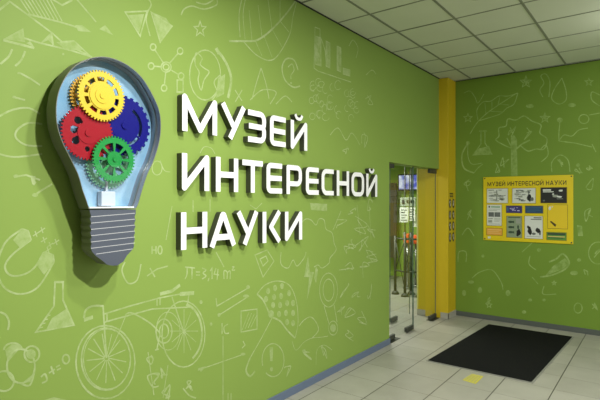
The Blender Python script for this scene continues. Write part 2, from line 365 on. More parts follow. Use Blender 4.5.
def draw_back(mu):
    ln, cv, el, fill, blob = mu.ln, mu.cv, mu.el, mu.fill, mu.blob
    mu.star(526, 82, 6); fill([(523, 80), (526, 77), (529, 81), (526, 86)]); mu.star(545, 118, 5); fill([(542, 117), (546, 114), (547, 121)]); mu.star(468, 118, 4.5); mu.star(589, 82, 4)
    cv([(470, 134), (477, 123), (486, 114), (497, 106), (517, 93)]); cv([(478, 120), (477, 110), (483, 102), (491, 101), (499, 96), (508, 96), (518, 93)]); cv([(518, 93), (514, 104), (507, 108), (500, 114), (488, 118), (478, 121)])
    for a, b in (((486, 114), (485, 103)), ((492, 109), (492, 101)), ((498, 105), (500, 97)), ((490, 111), (502, 112)), ((499, 104), (509, 105))): ln([a, b], .006)
    cv([(464, 93), (470, 91), (475, 97), (478, 103), (484, 94)])
    ln([(479, 131), (487, 131)]); ln([(481, 132), (481, 144), (473, 155), (492, 154), (485, 143), (485, 132)]); fill([(477, 149), (489, 146), (492, 154), (473, 155)])
    cv([(468, 143), (462, 155), (464, 168), (474, 173)], .02); cv([(468, 143), (468, 156), (472, 164), (482, 163)]); blob(468, 143, 2, 2); cv([(474, 173), (478, 168), (483, 164)])
    cv([(511, 148), (504, 145), (496, 140), (499, 136), (499, 128), (506, 126), (508, 119), (516, 120), (524, 116), (532, 121), (541, 125), (540, 133), (547, 139), (544, 149), (536, 149), (528, 151), (521, 146)], .014)
    fill([(511, 137), (514, 135), (517, 139), (517.5, 176), (511, 176)]); ln([(515, 150), (522, 144), (530, 140)], .02); ln([(512, 148), (507, 138)], .014); mu.scr(512, 132, 6); mu.scr(528, 133, 7); mu.scr(505, 163, 6); mu.scr(498, 168, 5)
    cv([(543, 97), (540, 90), (544, 83), (541, 76), (546, 74), (550, 82), (549, 97)]); cv([(562, 78), (554, 90), (552, 99), (559, 104), (566, 100), (566, 90), (562, 78)]); blob(530, 106, 4, 2); blob(572, 105, 4, 2)
    el(584, 119, 5, 4.5); ln([(589, 115), (600, 113)]); blob(560, 120, 3, 2.5); cv([(560, 122), (559, 133), (559, 141)]); cv([(559, 141), (564, 135), (572, 136), (579, 130), (588, 128)]); ln([(559, 141), (575, 143), (592, 147)]); ln([(592, 144), (596, 152)]); cv([(600, 95), (592, 92), (592, 100), (600, 106)])
    cv([(552, 172), (552, 162), (560, 155), (568, 160), (570, 172)]); mu.scr(560, 164, 5); cv([(540, 150), (546, 145), (548, 155), (541, 162)]); mu.scr(578, 172, 6); mu.scr(590, 168, 5); blob(578, 165, 2, 2)
    cv([(549, 262), (556, 259), (563, 254), (569, 262), (565, 269), (552, 275), (540, 277)], .02); fill([(553, 266), (565, 258), (569, 263), (563, 269), (545, 276)]); cv([(530, 256), (529, 264), (536, 270)]); ln([(532, 277), (538, 284)]); el(598, 253, 9.5, 11); mu.scr(598, 253, 6); blob(574, 273, 4, 2.2); blob(579, 260, 2, 1.8); blob(539, 250, 2, 2); mu.star(554, 283, 2.2)
    ln([(522, 252), (532, 243)]); cv([(544, 286), (543, 294), (556, 294)]); blob(530, 300, 2, 1.6); blob(544, 300, 1.6, 1.4); blob(524, 312, 2.2, 1.8); el(578, 308, 4, 5); mu.scr(586, 272, 5); mu.scr(595, 305, 5)
    cv([(458, 262), (459, 252), (466, 252), (466, 262)]); cv([(472, 278), (480, 272), (492, 270), (501, 282), (503, 290)]); blob(471, 282, 3, 1.6); blob(480, 290, 2.2, 3); blob(508, 293, 2.5, 3); mu.scr(488, 300, 4); blob(464, 293, 2, 3); mu.star(489, 305, 3); blob(483, 256, 1.6, 1.6)
    fill([(512, 166), (517, 166), (517, 176), (512, 176)]); mu.scr(590, 185, 6); mu.scr(588, 215, 7); mu.scr(468, 185, 6); mu.scr(470, 215, 6); cv([(462, 235), (468, 228), (474, 236)]); fill([(577, 225), (582, 226), (583, 236), (578, 236)])

# ------------------------------------------------------------------ room shell
OPEN0, OPEN1, HEAD_Z = 5.0, 6.527, 2.08
RX, RY = 2.3, -2.6              # right wall and the wall behind the camera
w = MB()
w.box((WALL_X - .18, RY, 0), (WALL_X, OPEN0, CEIL), M_LIME)
w.box((WALL_X - .18, OPEN0, HEAD_Z), (WALL_X, OPEN1, CEIL), M_LIME)
mu = Mural(w, on_left, lambda v, e: (WALL_X + e, v.x, v.y), M_CHALK, M_CHALKF, .0092)
draw_left(mu)
tag(w.build('wall_left'), kind='structure')

w = MB()
w.box((-2.81, BACK_Y, 0), (RX, BACK_Y + .15, CEIL), M_LIME_SHADED)
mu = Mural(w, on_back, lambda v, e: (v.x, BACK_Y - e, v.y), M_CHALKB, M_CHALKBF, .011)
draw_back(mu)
tag(w.build('wall_back'), kind='structure')
w = MB(); w.box((RX, RY, 0), (RX + .15, BACK_Y, CEIL), mat('plain_wall', rgb(112, 112, 106), .7)); tag(w.build('wall_right'), kind='structure')
w = MB(); w.box((WALL_X, RY - .15, 0), (RX, RY, CEIL), MATS['plain_wall']); tag(w.build('wall_behind'), kind='structure')

IN_X, IN_Y0, IN_Y1, IN_H = -7.0, 3.5, 9.6, 2.42
M_INW = mat('hall_green', rgb(150, 184, 74), .6)
w = MB(); w.box((IN_X, IN_Y1, 0), (-2.81, IN_Y1 + .1, IN_H), M_INW); tag(w.build('wall_hall_far'), kind='structure')
w = MB(); w.box((IN_X - .1, IN_Y0, 0), (IN_X, IN_Y1, IN_H), M_INW); tag(w.build('wall_hall_left'), kind='structure')
w = MB(); w.box((IN_X, IN_Y0 - .1, 0), (WALL_X - .18, IN_Y0, IN_H), M_INW); tag(w.build('wall_hall_near'), kind='structure')
w = MB(); w.box((-2.81, BACK_Y + .15, 0), (-2.7, IN_Y1, IN_H), M_INW); tag(w.build('wall_hall_right'), kind='structure')
w = MB(); w.box((IN_X, IN_Y0, IN_H), (WALL_X - .18, IN_Y1, IN_H + .08), mat('hall_ceiling', rgb(104, 112, 92), .7)); tag(w.build('ceiling_hall'), kind='structure')

w = MB(); w.box((IN_X, RY, -.1), (RX, IN_Y1, 0), M_FLOOR); tag(w.build('floor'), kind='structure')

# suspended ceiling: panels lie in a grid of bars
w = MB()
w.box((WALL_X - .18, RY, CEIL + .012), (RX, BACK_Y + .15, CEIL + .1), M_GAP)
gx = [-1.556 + .5865 * k for k in range(-2, 8)]; gy = [4.475 + .579 * k for k in range(-13, 5)]
xs = [WALL_X + .001] + [x for x in gx if WALL_X + .02 < x < RX - .02] + [RX - .001]
ys = [RY + .001] + [y for y in gy if RY + .02 < y < BACK_Y - .02] + [BACK_Y - .001]
for i in range(len(xs) - 1):
    for j in range(len(ys) - 1):
        dz = .0 if (i + 2 * j) % 5 else .002
        w.box((xs[i] + .008, ys[j] + .008, CEIL + dz), (xs[i + 1] - .008, ys[j + 1] - .008, CEIL + .012), M_CEIL)
for x in xs[1:-1]: w.box((x - .011, RY, CEIL - .004), (x + .011, BACK_Y, CEIL + .006), M_TBAR)
for y in ys[1:-1]: w.box((xs[0], y - .008, CEIL - .003), (xs[-1], y + .008, CEIL + .006), M_TBAR)
w.box((WALL_X + .001, RY, CEIL - .008), (WALL_X + .012, OPEN1, CEIL + .006), M_GAP)
w.box((-2.36, BACK_Y - .012, CEIL - .008), (RX, BACK_Y - .001, CEIL + .006), M_GAP)
tag(w.build('ceiling'), kind='structure')

# baseboards
w = MB(); w.box((WALL_X + .0005, RY, .0005), (WALL_X + .014, OPEN0, .066), M_BASEL, .002); tag(w.build('baseboard_left'), kind='structure')
w = MB(); w.box((-2.364, BACK_Y - .014, .0005), (RX, BACK_Y - .0005, .066), M_BASEB, .002); tag(w.build('baseboard_back'), kind='structure')

# yellow corner pillar with its base tiles
COL_X = -2.37
w = MB(); w.box((-2.82, OPEN1, 0), (COL_X, BACK_Y - .0005, CEIL - .006), M_YEL, .004)
pil = tag(w.build('column'), kind='structure')
w = MB()
w.box((-2.475, OPEN1 - .012, .0005), (COL_X + .012, OPEN1 - .0005, .083), M_COLBASE, .002)
w.box((COL_X + .0005, OPEN1 - .012, .0005), (COL_X + .012, BACK_Y - .016, .083), M_COLBASE, .002)
w.box((-2.82, OPEN1 - .012, .0005), (-2.70, OPEN1 - .0005, .083), M_COLBASE, .002)
w.build('base_tile', pil)
w = MB(); w.box((-2.825, OPEN1 - .01, .083), (-2.805, OPEN1 - .0005, HEAD_Z + .1), M_YELTRIM, .002); w.build('edge_strip', pil)

# ------------------------------------------------------------------ raised letters
H = .240; T = .041; XB, XF = WALL_X + .0015, -2.446
def rr(cx, cy, r, a0, a1, n=7): return arc(cx, cy, r, r, a0, a1, n)
def glyph(ch, w):
    t = T; h = H; a = t / 2; r = .045
    if ch in 'ИЙ': return [[(a, h), (a, a)], [(a, a), (w - a, h - a)], [(w - a, h - a), (w - a, 0)], ['disc', (a, a)], ['disc', (w - a, h - a)]]
    if ch == 'Н': return [[(a, 0), (a, h)], [(w - a, 0), (w - a, h)], [(a, h / 2), (w - a, h / 2)]]
    if ch == 'Т': return [[(0, h - a * .9), (w, h - a * .9)], [(w / 2, h - a), (w / 2, 0)]]
    if ch == 'М':
        c = (w / 2, a + .002)
        return [[(a, 0), (a, h - a)], [(a, h - a), c], [c, (w - a, h - a)], [(w - a, h - a), (w - a, 0)], ['disc', (a, h - a)], ['disc', c], ['disc', (w - a, h - a)]]
    if ch == 'У': return [[(a * .95, h), (w * .50, h * .36)], [(w - a * .95, h), (w * .36, 0)]]
    if ch == 'З': return [[(0, h - a)] + rr(w - a - r, h - a - r, r, 90, 0) + rr(w - a - .03, h / 2 + .03, .03, 0, -90), [(w * .05, h / 2), (w - a - .03, h / 2)] + rr(w - a - r, a + r, r, 60, 0)[0:0] + rr(w - a - .03, h / 2 - .03, .03, 90, 0) + rr(w - a - r, a + r, r, 0, -90) + [(0, a)]]
    if ch == 'Е': return [[(w, h - a)] + rr(a + .03, h - a - .03, .03, 90, 180) + rr(a + .03, a + .03, .03, 180, 270) + [(w, a)], [(a, h / 2), (w * .98, h / 2)]]
    if ch == 'Р': return [[(a, 0), (a, h - a)], ['disc', (a, h - a)], [(a, h - a)] + rr(w - a - r, h - a - r, r, 90, 0) + rr(w - a - r, h * .36 + r, r, 0, -90) + [(a, h * .36)]]
    if ch == 'С': return [[(w, h - a)] + rr(a + .055, h - a - .055, .055, 90, 180) + rr(a + .055, a + .055, .055, 180, 270) + [(w, a)]]
    if ch == 'О': return [rr(w - a - .06, h - a - .06, .06, 0, 90) + rr(a + .06, h - a - .06, .06, 90, 180) + rr(a + .06, a + .06, .06, 180, 270) + rr(w - a - .06, a + .06, .06, 270, 360) + ['closed']]
    if ch == 'А': return [[(a, 0), (w / 2 - .006, h - a)], [(w / 2 + .006, h - a), (w - a, 0)], ['disc', (w / 2 - .004, h - a)], ['disc', (w / 2 + .004, h - a)], [(w * .24, h * .27), (w * .76, h * .27)]]
    if ch == 'К': return [[(a, 0), (a, h)], [(w - a, h), (w * .44, h * .5)], [(w * .44, h * .5), (w - a, 0)], ['disc', (w * .44, h * .5)]]
    return []
def glyph_quads(ch, w):
    q = []
    for st in glyph(ch, w):
        if st[0] == 'disc': q.append(([Vector(p) for p in arc(st[1][0], st[1][1], T / 2, T / 2, 0, 345, 23)], 'disc')); continue
        cl = st[-1] == 'closed'
        if cl: st = st[:-1]
        clean = [st[0]]
        for p in st[1:]:
            if (Vector(p) - Vector(clean[-1])).length > 1e-5: clean.append(p)
        if cl and (Vector(clean[0]) - Vector(clean[-1])).length < 1e-5: clean.pop()
        q.append((ribbon(clean, T, cl), cl))
    return q
ROWS = [  # baseline z at y=1.99, slope, [(letter, y0, y1)...], words for the row
    (2.084, -.016, [('М', 1.990, 2.290), ('У', 2.325, 2.575), ('З', 2.600, 2.799), ('Е', 2.849, 3.042), ('Й', 3.111, 3.339)], 'top'),
    (1.702, -.010, [('И', 1.988, 2.218), ('Н', 2.280, 2.495), ('Т', 2.540, 2.762), ('Е', 2.808, 2.996), ('Р', 3.056, 3.262), ('Е', 3.322, 3.512), ('С', 3.560, 3.756), ('Н', 3.812, 4.030), ('О', 4.080, 4.325), ('Й', 4.376, 4.610)], 'middle'),
    (1.322, -.014, [('Н', 1.981, 2.200), ('А', 2.222, 2.474), ('У', 2.480, 2.712), ('К', 2.762, 2.985), ('И', 3.036, 3.266)], 'bottom'),
]
ORD = ['first', 'second', 'third', 'fourth', 'fifth', 'sixth', 'seventh', 'eighth', 'ninth', 'tenth']
for z0, sl, letters, row in ROWS:
    for i, (ch, y0, y1) in enumerate(letters):
        zb = z0 + sl * (y0 - 1.99)
        nb = []
        if i: nb.append('right of the %s' % letters[i - 1][0])
        pos = ORD[i] if i < len(letters) - 1 else 'last'
        root = thing('wall_letter', (XB, (y0 + y1) / 2, zb), 'raised white block letter %s, %s of the %s line on the lime wall' % (ch, pos, row), 'letter', 'raised letters of the museum name')
        body = MB(); face = MB()
        for n_, (qs, cl) in enumerate(glyph_quads(ch, y1 - y0)):
            e = .00025 * n_
            if cl == 'disc':
                pl = [(y0 + v.x, zb + v.y) for v in qs]; body.prism(pl, XB, XF - .004 - e, M_SIDE); face.prism(pl, XF - .0039, XF - e, M_WHITE); continue
            qs = [[(y0 + v.x, zb + v.y) for v in q] for q in qs]
            body.strip(qs, XB, XF - .004 - e, M_SIDE, closed=cl); face.strip(qs, XF - .0039, XF - e, M_WHITE, closed=cl)
        body.build('letter_body', root); face.build('letter_face', root)
        if ch == 'Й':
            body = MB(); face = MB(); cy = (y1 - y0) * .48
            br = ribbon(smooth_line([(cy - .048, H + .053), (cy - .03, H + .026), (cy, H + .018), (cy + .03, H + .026), (cy + .048, H + .053)]), .026)
            qs = [[(y0 + v.x, zb + v.y) for v in q] for q in br]
            body.strip(qs, XB, XF - .004, M_SIDE); face.strip(qs, XF - .0039, XF, M_WHITE)
            b = body.build('breve_mark', root); face.build('mark_face', b)

# ------------------------------------------------------------------ light bulb sign
SX0, SX1 = -2.447, -2.352           # back and front of the box
def sgn(px, py): v = on_left(px, py, SX1); return (v.x, v.y)
bulb_px = [(88.8, 208.9), (85.5, 199), (82, 189), (78, 175), (70.5, 159), (62.5, 143), (57.5, 128), (55.8, 114), (56.6, 100), (60, 87), (67.5, 73.5), (78.5, 63), (92, 57.6), (105, 56.6), (118, 60), (130, 66.5), (142, 77.5), (151.5, 92.5), (158.5, 108), (160.9, 122), (159.8, 140), (154, 160), (147.6, 174), (142.3, 190), (138.6, 203), (136, 208.6)]
outline = [Vector(sgn(*p)) for p in bulb_px]
loop = smooth_line([tuple(p) for p in outline], sub=4)
def inset(loop, d):
    n = len(loop); out = []
    for i in range(n):
        a, b, c = loop[i - 1], loop[i], loop[(i + 1) % n]
        n1 = (b - a).normalized(); n2 = (c - b).normalized(); m = Vector((-n1.y - n2.y, n1.x + n2.x)).normalized()
        k = min(1 / max(.35, m.dot(Vector((-n1.y, n1.x)))), 2)
        out.append(b + m * d * k)
    return out
area = sum(loop[i - 1].x * loop[i].y - loop[i].x * loop[i - 1].y for i in range(len(loop)))
sg = 1 if area > 0 else -1
inner = inset(loop, sg * .0035)
sign = thing('light_bulb_sign', (SX0, 1.46, 1.29), 'big grey light bulb shaped wall sign with coloured gears inside', 'sign')
def ring_wall(mb, outer, inn, x0, x1, m_out, m_in):
    n = len(outer); R = lambda L, x: [mb.bm.verts.new((x, p.x, p.y)) for p in L]
    o0, o1, i1, i0 = R(outer, x0), R(outer, x1), R(inn, x1), R(inn, x0)
    ko, ki = mb.mi(m_out), mb.mi(m_in)
    for j in range(n):
        k = (j + 1) % n
        for q, mm in (((o0[j], o0[k], o1[k], o1[j]), ko), ((o1[j], o1[k], i1[k], i1[j]), ko), ((i1[j], i1[k], i0[k], i0[j]), ki)):
            f = mb.bm.faces.new(q); f.material_index = mm
mb = MB(); ring_wall(mb, loop, inner, SX0, SX1, M_SHELL, M_INNER); mb.build('shell', sign)
# printed backing: pale sky blues varied by noise
def sky_print():
    m = bpy.data.materials.new('sky_print'); m.use_nodes = True; nt = m.node_tree; L = nt.links.new; b = nt.nodes['Principled BSDF']
    b.inputs['Roughness'].default_value = .18; b.inputs['Specular IOR Level'].default_value = .8
    tc = nt.nodes.new('ShaderNodeTexCoord'); n = nt.nodes.new('ShaderNodeTexNoise'); n.inputs['Scale'].default_value = 7; n.inputs['Detail'].default_value = 5
    L(tc.outputs['Object'], n.inputs['Vector']); cr = nt.nodes.new('ShaderNodeValToRGB'); L(n.outputs['Fac'], cr.inputs[0]); L(cr.outputs[0], b.inputs['Base Color'])
    cr.color_ramp.elements[0].position = .3; cr.color_ramp.elements[0].color = rgb(118, 166, 200); cr.color_ramp.elements[1].position = .7; cr.color_ramp.elements[1].color = rgb(152, 188, 212)
    return m
M_SKY = sky_print()
mb = MB(); mb.prism([tuple(p) for p in inset(loop, sg * .0042)], SX0 + .002, SX0 + .008, M_SKY); mb.build('backing_panel', sign)
mb = MB(); ring_wall(mb, inset(loop, sg * .0042), inset(loop, sg * .009), SX0 + .045, SX0 + .058, M_STEEL, M_STEEL); mb.build('inner_strip', sign)
mb = MB(); mb.prism([tuple(p) for p in inset(loop, sg * .0042)], SX1 - .007, SX1 - .004, M_ACRYL); mb.build('front_pane', sign)

for px, py in ((78, 95), (138, 95), (108, 190), (114, 240)):
    p = sgn(px, py); mb = MB(); mb.tube([(WALL_X + .0008, p[0], p[1]), (SX0 + .0005, p[0], p[1])], .014, M_STEEL, 12); mb.build('standoff', sign)
# threaded base
M_BASEF = mat('sign_base_face', rgb(76, 82, 94), .45)
lp = []; rp = []
tl = [(89.5, 210), (91, 216), (90, 219), (91.3, 223), (90, 226.5), (91.5, 230), (90.3, 233), (91.8, 237), (90.6, 240), (91.6, 243.5), (90.8, 247), (92, 251.5), (96, 256), (103, 261), (107, 264.5), (112, 265.6), (117.5, 265.4), (123.5, 261.5), (127, 255.5), (133, 249), (134.2, 246), (133.4, 243), (134.8, 239.5), (133.8, 236), (135, 233), (134, 230), (135.4, 226.5), (134.4, 223.5), (135.6, 220), (134.6, 217), (135.8, 213.5), (135.8, 209.4)]
poly = [sgn(*p) for p in tl]
mb = MB(); mb.prism(poly, SX0, SX1 - .003, M_SHELL); base = mb.build('screw_base', sign)
mb = MB(); mb.prism(poly, SX1 - .0029, SX1, M_BASEF); mb.build('base_face', base)
mb = MB()
for k in range(7):
    yl = 216.8 + 6.3 * k; yr = 213.2 + 5.95 * k
    a = (91.0 if k < 6 else 96, yl - (0 if k < 6 else .5)); b = (134.8 if k < 6 else 132.5, yr)
    for q in ribbon([sgn(*a), sgn(*b)], .0032): mb.prism([tuple(v) for v in q], SX1 + .0002, SX1 + .0012, mat('thread_grey', rgb(186, 188, 190), .4))
mb.build('thread_line', base)

def gear(name, label, cx, cy, rx, x, m, teeth, rim, tooth, th, holes, hub=(.2, .012)):
    """toothed disc facing +x with slots cut through; holes(r/R, angle) says where it is open"""
    c = on_left(cx, cy, x); R = on_left(cx + rx, cy, x).x - c.x; R = abs(R)
    N = teeth * 6
    radii = [r * (R - tooth) for r in [0] + [.1 + .03 * q for q in range(27)] + [.92, 1.0]]
    mb = MB(); k = mb.mi(m); V = {}
    def vt(i, j):
        j %= N
        if i == 0: j = 0
        if (i, j) not in V:
            a = 2 * PI * j / N
            if i < len(radii): r = radii[i]
            else: r = R
            if i == len(radii):       # tip: narrowed tooth
                c6 = (j % 6); a += {0: .22, 1: .12, 2: -.12, 3: -.22}.get(c6, 0) * 2 * PI / N * 1.2
            V[i, j] = mb.bm.verts.new((x, c.x + r * math.cos(a), c.y + r * math.sin(a)))
        return V[i, j]
    for i in range(len(radii)):
        for j in range(N):
            if i == len(radii) - 1:
                if j % 6 > 2: continue
            else:
                rm = .5 * (radii[i] + radii[i + 1]) / (R - tooth); am = (j + .5) * 360.0 / N
                if holes(rm, am): continue
            f = mb.bm.faces.new((vt(0, 0), vt(1, j), vt(1, j + 1))) if i == 0 else mb.bm.faces.new((vt(i, j), vt(i + 1, j), vt(i + 1, j + 1), vt(i, j + 1)))
            f.material_index = k
    g = mb.bm.faces[:]
    bmesh.ops.recalc_face_normals(mb.bm, faces=g)
    r = bmesh.ops.extrude_face_region(mb.bm, geom=g)
    for v in r['geom']:
        if isinstance(v, bmesh.types.BMVert): v.co.x -= th
    o = mb.build(name, sign); o['label'] = label
    hb = MB()
    for r0, hgt in hub:
        pts = [(c.x + r0 * R * math.cos(2 * PI * q / 28), c.y + r0 * R * math.sin(2 * PI * q / 28)) for q in range(28)]
        hb.prism(pts, x - th * .5, x + hgt, m)
    hb.build('hub', o)
    return o
def slots(n, r0, r1, frac, a0=0):
    return lambda r, a: r0 < r < r1 and (((a - a0) % (360 / n)) / (360 / n)) < frac
M_GY = mat('gear_yellow', rgb(222, 192, 38), .38); M_GO = mat('gear_ochre', rgb(222, 170, 50), .4)
M_GR = mat('gear_red', rgb(160, 10, 30), .35, spec=.3); M_GB = mat('gear_blue', rgb(3, 3, 118), .45, spec=.2); M_GG = mat('gear_green', rgb(8, 140, 56), .35); M_GP = mat('gear_pale_green', rgb(128, 200, 158), .4)
X1g = SX0 + .028; X2g = SX0 + .047; X3g = SX0 + .068
def red_holes(r, a):
    for ang, rad, s in ((132, .60, .15), (172, .56, .15), (215, .60, .15), (268, .62, .10), (125, .50, .08), (165, .45, .08), (207, .49, .08)):
        d = math.hypot(r * math.cos(math.radians(a)) - rad * math.cos(math.radians(ang)), r * math.sin(math.radians(a)) - rad * math.sin(math.radians(ang)))
        if d < s: return True
    return False
gear('gear', 'ochre gear behind the yellow one', 93.5, 98, 22, X1g, M_GO, 44, 0, .010, .006, slots(10, .55, .84, .62, 8), ((.3, .003),))
gear('gear', 'pale green gear behind the green one', 108.5, 165, 21, X1g, M_GP, 40, 0, .010, .006, slots(8, .36, .78, .66, 4), ((.2, .003),))
gear('gear', 'dark blue gear with coarse teeth', 124.5, 125.5, 25.5, X2g - .004, M_GB, 26, 0, .011, .010, lambda r, a: .6 < r < .72 and (a % 360 > 330 or a % 360 < 60 or 285 < a % 360 < 325), ((.5, .002), (.12, .008)))
gear('gear', 'red gear with teardrop holes', 88, 133, 25, X2g + .004, M_GR, 46, 0, .009, .008, red_holes, ((.4, .003), (.13, .008)))
gear('gear', 'bright yellow gear with oblong slots', 102, 95.8, 22.8, X3g, M_GY, 46, 0, .009, .008, slots(10, .60, .80, .70, 10), ((.52, .004), (.30, .007), (.12, .011)))
gear('gear', 'green gear with eight open windows', 114.4, 159.4, 20.6, X3g + .004, M_GG, 42, 0, .010, .008, slots(8, .38, .76, .74, 6), ((.34, .004), (.10, .010)))
# glass stem and axle in the neck of the bulb
mb = MB(); a = on_left(101, 206, -2.40); b = on_left(115, 191.5, -2.40)
mb.box((-2.436, a.x, a.y), (-2.395, b.x, b.y), mat('frosted_stem', rgb(196, 206, 218), .3), .004)
mb.box((-2.427, (a.x + b.x) / 2 - .006, b.y), (-2.412, (a.x + b.x) / 2 + .006, b.y + .06), MATS['frosted_stem'], .002); mb.build('stem', sign)
mb = MB(); a = sgn(90.5, 208.2); b = sgn(135, 208.2); mb.box((SX0 + .01, a[0], a[1]), (SX1 - .008, b[0], a[1] + .006), M_WHITE); mb.build('neck_ledge', sign)

# ------------------------------------------------------------------ notice board on the back wall
YB = BACK_Y
tlc = on_back(483.6, 177.3); brc = on_back(573.4, 244.2)
BX0, BX1, BZ1, BZ0 = tlc.x, brc.x, tlc.y, brc.y
BX0z = on_back(483.4, 239.2)
BW = BX1 - BX0; BH = BZ1 - BZ0
board = thing('notice_board', ((BX0 + BX1) / 2, YB, BZ0), 'yellow notice board with posters on the green back wall', 'notice board')
M_BY = mat('board_yellow', rgb(222, 198, 12), .45)
mb = MB(); mb.box((BX0, YB - .014, BZ0), (BX1, YB - .0005, BZ1), M_BY, .003); mb.build('panel', board)
for sx, sz in ((.018, .022), (.982, .022), (.018, .978), (.982, .978)):
    mb = MB(); c = Vector((BX0 + BW * sx, YB - .014, BZ0 + BH * sz))
    mb.tube([c + Vector((0, .001, 0)), c + Vector((0, -.004, 0))], .009, M_DARKST, 12); mb.build('screw', board)
def bu(X): return BX0 + BW * (X - 62) / 426.0
def bz(Yp): return BZ1 - BH * (Yp - 52) / 313.0
# title, in the same capitals as on the big wall
mb = MB()
title = 'МУЗЕЙ ИНТЕРЕСНОЙ НАУКИ'
WD = {'М': 1.25, 'У': 1.04, 'З': .83, 'Е': .80, 'Й': .95, 'И': .95, 'Н': .9, 'Т': .93, 'Р': .86, 'С': .82, 'О': 1.02, 'А': 1.04, 'К': .93, ' ': .3}
tot = sum(WD[c] + .22 for c in title); x0, x1 = bu(84), bu(462); zt, zbm = bz(76), bz(97)
sx = (x1 - x0) / (tot * H); sz = (zt - zbm) / H; cur = x0
for c in title:
    if c != ' ':
        gq = glyph_quads(c, WD[c] * H)
        if c == 'Й': gq.append((ribbon([(WD[c] * H * .3, H + .05), (WD[c] * H * .5, H + .025), (WD[c] * H * .7, H + .05)], .028), False))
        for n_, (qs, cl) in enumerate(gq):
            if cl == 'disc': mb.prism([(cur + v.x * sx, zbm + v.y * sz) for v in qs], YB - .0143, YB - .0153 - .00006 * n_, M_BLACK, axis='y'); continue
            mb.strip([[(cur + v.x * sx, zbm + v.y * sz) for v in q] for q in qs], YB - .0143, YB - .0153 - .00006 * n_, M_BLACK, axis='y', closed=cl)
    else:
        mb.build('title_word', board); mb = MB()
    cur += (WD[c] + .22) * H * sx
mb.build('title_word', board)

def sheet(name, label, cat, X0, Y0, X1, Y1, base, marks, group='posters on the yellow board', frame=True):
    """a thin sheet in a clear pocket; marks = (u0,v0,u1,v1,material) bars or ('p', [(u,v)...], material) shapes, v downwards"""
    ax, bx = bu(X0), bu(X1); az, bzz = bz(Y1), bz(Y0); W_, H_ = bx - ax, bzz - az
    mb = MB(); yf = YB - .0175
    if frame: mb.box((ax - .006, YB - .0146, az - .006), (bx + .006, YB - .0160, bzz + .006), mat('pocket_edge', rgb(150, 128, 40), .3))
    mb.box((ax, YB - .0150, az), (bx, yf, bzz), base)
    for k, mk in enumerate(marks):
        if mk[0] == 'p': poly = [(ax + W_ * u, bzz - H_ * v) for u, v in mk[1]]; m = mk[2]
        else:
            u0, v0, u1, v1, m = mk; poly = [(ax + W_ * u0, bzz - H_ * v0), (ax + W_ * u1, bzz - H_ * v0), (ax + W_ * u1, bzz - H_ * v1), (ax + W_ * u0, bzz - H_ * v1)]
        mb.face([(p[0], yf - .0003 - .00004 * (k % 12), p[1]) for p in poly], m)
    o = mb.build(name); return tag(o, label, cat, group)
G1 = mat('print_grey_green', rgb(150, 156, 142), .6); G2 = mat('print_mid_grey', rgb(96, 102, 98), .6); PW = mat('poster_white', rgb(212, 216, 208), .5)
def scatter(n, m, u0, v0, u1, v1, w, h, seed):
    R = random.Random(seed); out = []
    for _ in range(n):
        u = R.uniform(u0, u1 - w); v = R.uniform(v0, v1 - h); out.append((u, v, u + w * R.uniform(.4, 1), v + h * R.uniform(.4, 1), m))
    return out
def blobp(cu, cv_, ru, rv, m, seed):
    R = random.Random(seed); return ('p', [(cu + ru * R.uniform(.6, 1.1) * math.cos(2 * PI * k / 10), cv_ + rv * R.uniform(.6, 1.1) * math.sin(2 * PI * k / 10)) for k in range(10)], m)
sheet('poster', 'pale landscape sheet with a branching grey diagram, top left of the yellow board', 'poster', 82, 110, 187, 180, PW,
      scatter(26, G2, .06, .08, .94, .94, .22, .05, 1) + scatter(10, G1, .04, .05, .96, .95, .25, .14, 2) + [(.46, .1, .5, .9, G2), (.1, .46, .9, .5, G2)])
sheet('poster', 'pale landscape sheet with a dark figure at its right, top middle of the board', 'poster', 210, 110, 320, 180, PW,
      scatter(22, G2, .05, .08, .65, .9, .22, .05, 3) + scatter(8, G1, .05, .05, .95, .9, .22, .12, 4) + [blobp(.74, .62, .1, .3, M_BLACK, 5), blobp(.72, .28, .06, .1, G2, 6), blobp(.85, .75, .1, .15, G2, 7)])
sheet('poster', 'black poster with white drawing and heading, top right of the board', 'poster', 345, 109, 460, 179, M_BLACK,
      [(.08, .1, .4, .2, PW), (.08, .24, .5, .3, PW), blobp(.78, .2, .1, .09, PW, 8), blobp(.56, .55, .14, .12, G1, 9), blobp(.72, .6, .12, .07, PW, 10), blobp(.48, .42, .05, .05, PW, 11), (.08, .8, .16, .9, G2), (.62, .72, .86, .75, G1)])
sheet('notice', 'white portrait notice with two grey pictures below a green logo line', 'notice', 82, 189, 156, 291, PW,
      [blobp(.16, .1, .07, .05, M_BLACK, 12), (.28, .08, .9, .13, mat('print_green', rgb(70, 140, 90), .6)), (.1, .36, .48, .58, G2), (.52, .36, .92, .58, G2), (.1, .2, .9, .22, G1), (.1, .26, .7, .28, G1), (.08, .66, .4, .69, G2), (.5, .66, .92, .68, G1), (.5, .72, .9, .74, G1), (.08, .74, .36, .86, G1), (.5, .78, .85, .8, G1), (.1, .92, .9, .94, G1)])
M_PUR = mat('print_purple', rgb(52, 46, 110), .5); M_TEAL = mat('print_teal', rgb(32, 70, 104), .5); M_LAV = mat('print_lavender', rgb(176, 170, 210), .5); M_TEAL2 = mat('print_teal_light', rgb(56, 98, 128), .5)
sheet('notice', 'small violet card with pale lettering above the grey-green poster', 'notice', 180, 194, 256, 227, M_PUR, scatter(14, M_LAV, .22, .15, .95, .9, .14, .16, 13) + [(.04, .2, .14, .8, M_TEAL2)])
sheet('notice', 'small dark teal card right of the violet one', 'notice', 273, 194, 354, 227, M_TEAL, [(.08, .2, .92, .26, M_TEAL2), (.08, .4, .8, .46, M_TEAL2), (.08, .6, .9, .66, M_TEAL2), (.08, .78, .6, .84, M_TEAL2)])
